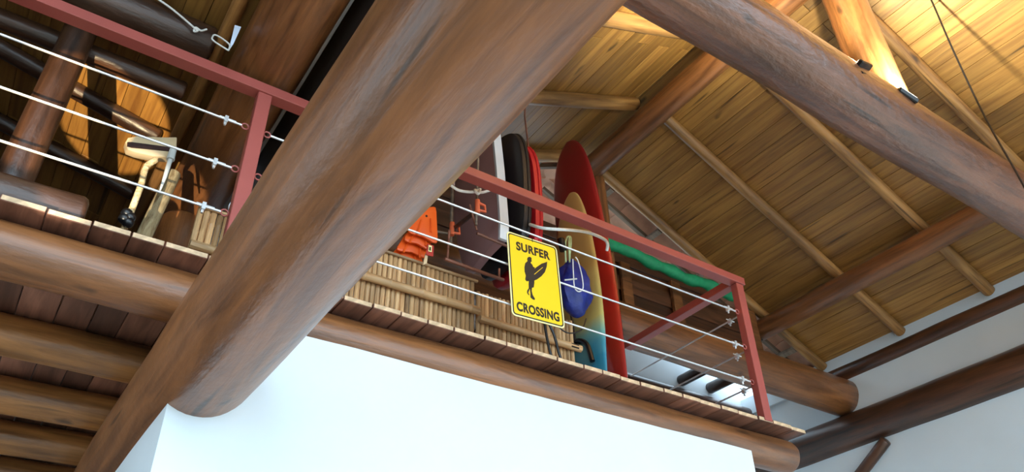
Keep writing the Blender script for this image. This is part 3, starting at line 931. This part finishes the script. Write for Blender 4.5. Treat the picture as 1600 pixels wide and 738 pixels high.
# green rolled fabric on the gable panel
bm = bmesh.new()
pts = []
a, b = at(938, 376, 1, 4.02), at(1150, 466, 1, 4.02)
for k in range(25):
    t = k / 24
    pts.append(a + (b - a) * t + Vector((0, 0, 0.012 * math.sin(9 * t) - 0.01 * math.sin(23 * t))))
add_tube(bm, pts, [0.05 + 0.008 * math.sin(k * 1.7) for k in range(25)], 14)
tag(link('fabric_roll', finish(bm, 'fabric_roll', True), M['green']), 'long green roll lying behind the railing under the gable opening', 'roll')

# ------------------------------------------------------------------ floodlights on the tie log
def flood(px, py, y, label, tilt, watts):
    c = at(px, py, 1, y)
    root = empty('floodlight', c); root.rotation_euler = tilt
    tag(root, label, 'floodlight', 'black floodlights on the tie log')
    hs = link('housing', box_mesh('housing', (-0.07, -0.05, -0.018), (0.07, 0.05, 0.012), 0.006), M['black'], root)
    m, nt, bs = new_mat('lamp_glass')
    bs.inputs['Emission Color'].default_value = (1, 0.95, 0.8, 1); bs.inputs['Emission Strength'].default_value = 5
    link('lens', box_mesh('lens', (-0.058, -0.04, 0.0125), (0.058, 0.04, 0.016)), m, hs)
    link('bracket', tube_mesh('bracket', [(-0.075, 0, 0), (-0.075, 0.0, -0.05), (0.075, 0.0, -0.05), (0.075, 0, 0)], 0.006, 6), M['black'], root)
    l = lamp('flood_beam', 'AREA', (0, 0, 0.03), None, watts, (0.98, 1.0, 0.78), shape='RECTANGLE', size=0.11, size_y=0.08, spread=math.radians(125))
    l.parent = root
    l.rotation_euler = (math.pi, 0, 0)
flood(1344, 109, 1.36, 'black floodlight before the upright log on the tie log', (-0.40, -0.40, 0.1), 320)
flood(1411, 151, 1.36, 'black floodlight right of the upright log on the tie log', (0.55, 0.25, -0.1), 170)

# cord hanging at right
tag(link('hanging_cord', tube_mesh('hanging_cord', smooth_path([(4.36, 1.25, zr(4.36) + 0.05), at(1455, 0, 0, 4.4), at(1490, 80, 0, 4.4), at(1540, 185, 0, 4.4), at(1592, 277, 0, 4.4), (4.4, 1.25, 3.9)], 5), 0.006, 6), M['black']), 'thin dark cord dropping from ceiling past the glossy tie log', 'cord')

# ------------------------------------------------------------------ left wing small things
bm = bmesh.new()
y = 2.93
add_tube(bm, smooth_path([at(*p, 1, y) for p in ((240, -6), (270, 15), (303, 43), (309, 48), (303, 49), (306, 43), (314, 48), (323, 46))], 5), 0.005, 7)
tag(link('rope_end', finish(bm, 'rope_end', True), M['white']), 'thin white rope with a knot at upper left', 'rope')
root = empty('paper_tag', at(360, 70, 1, 2.72)); tag(root, 'pale folded tag with a wire loop on the thin pole', 'tag')
b_ = root.location
link('paper', sheet('paper', [at(*p, 1, 2.72) - b_ for p in ((367, 39), (377, 42), (365, 68), (357, 80))], 0.003, (0, 1, 0)), M['paper'], root)
bm = bmesh.new()
add_tube(bm, smooth_path([at(*p, 1, 2.71) - b_ for p in ((357, 79), (334, 64), (332, 58), (338, 55), (358, 69), (357, 79))], 4), 0.004, 6)
link('wire_loop', finish(bm, 'wire_loop', True), M['clear'], root)

root = empty('broom', at(262, 300, 1, 3.35)); tag(root, 'beige push broom stored upside down in the left wing', 'broom')
b_ = root.location
y = 3.35
out = [at(*p, 1, y) - b_ for p in ((196, 222), (200, 215), (215, 212), (250, 214), (277, 214), (276, 232), (268, 246), (240, 244), (212, 238), (199, 233))]
link('head', sheet('head', out, 0.05, (0, 1, 0), 0.006), M['straw'], root)
out = [at(*p, 1, y - 0.006) - b_ for p in ((199, 222), (206, 222), (267, 230), (267, 236), (206, 230), (199, 228))]
link('bristles', sheet('bristles', out, 0.02, (0, 1, 0)), M['bristle'], root)
link('socket', tube_mesh('socket', [at(*p, 1, y - .03) - b_ for p in ((271, 232), (266, 250))], [0.016, 0.02], 10), M['clear'], root)
link('handle', tube_mesh('handle', [at(*p, 1, y - .03) - b_ for p in ((266, 250), (258, 276), (250, 298))], [0.012, 0.010, 0.004], 10), M['clear'], root)

root = empty('forked_stick', at(190, 365, 1, 3.3)); tag(root, 'thin pale stick standing near the broom with black strap', 'stick')
b_ = root.location
link('stick', tube_mesh('stick', smooth_path([at(*p, 1, 3.3) - b_ for p in ((188, 372), (205, 330), (220, 290), (228, 262), (243, 250))], 5), 0.015, 10), M['fibre'], root)
bm = bmesh.new()
for dx, dz in ((0, 0), (5, 6), (-4, 8), (2, 14)):
    c = at(198 + dx, 334 + dz, 1, 3.26) - b_
    bmesh.ops.create_icosphere(bm, subdivisions=2, radius=0.026, matrix=Matrix.Translation(c))
link('strap', finish(bm, 'strap', True), M['black'], root)
log('fibrous_log', at(214, 392, 1, 3.62), at(272, 270, 1, 3.62), 0.038, 0.036, 'fibre', 'pale fibrous pole leaning beside the thick upright log', 'pole', seg=16)
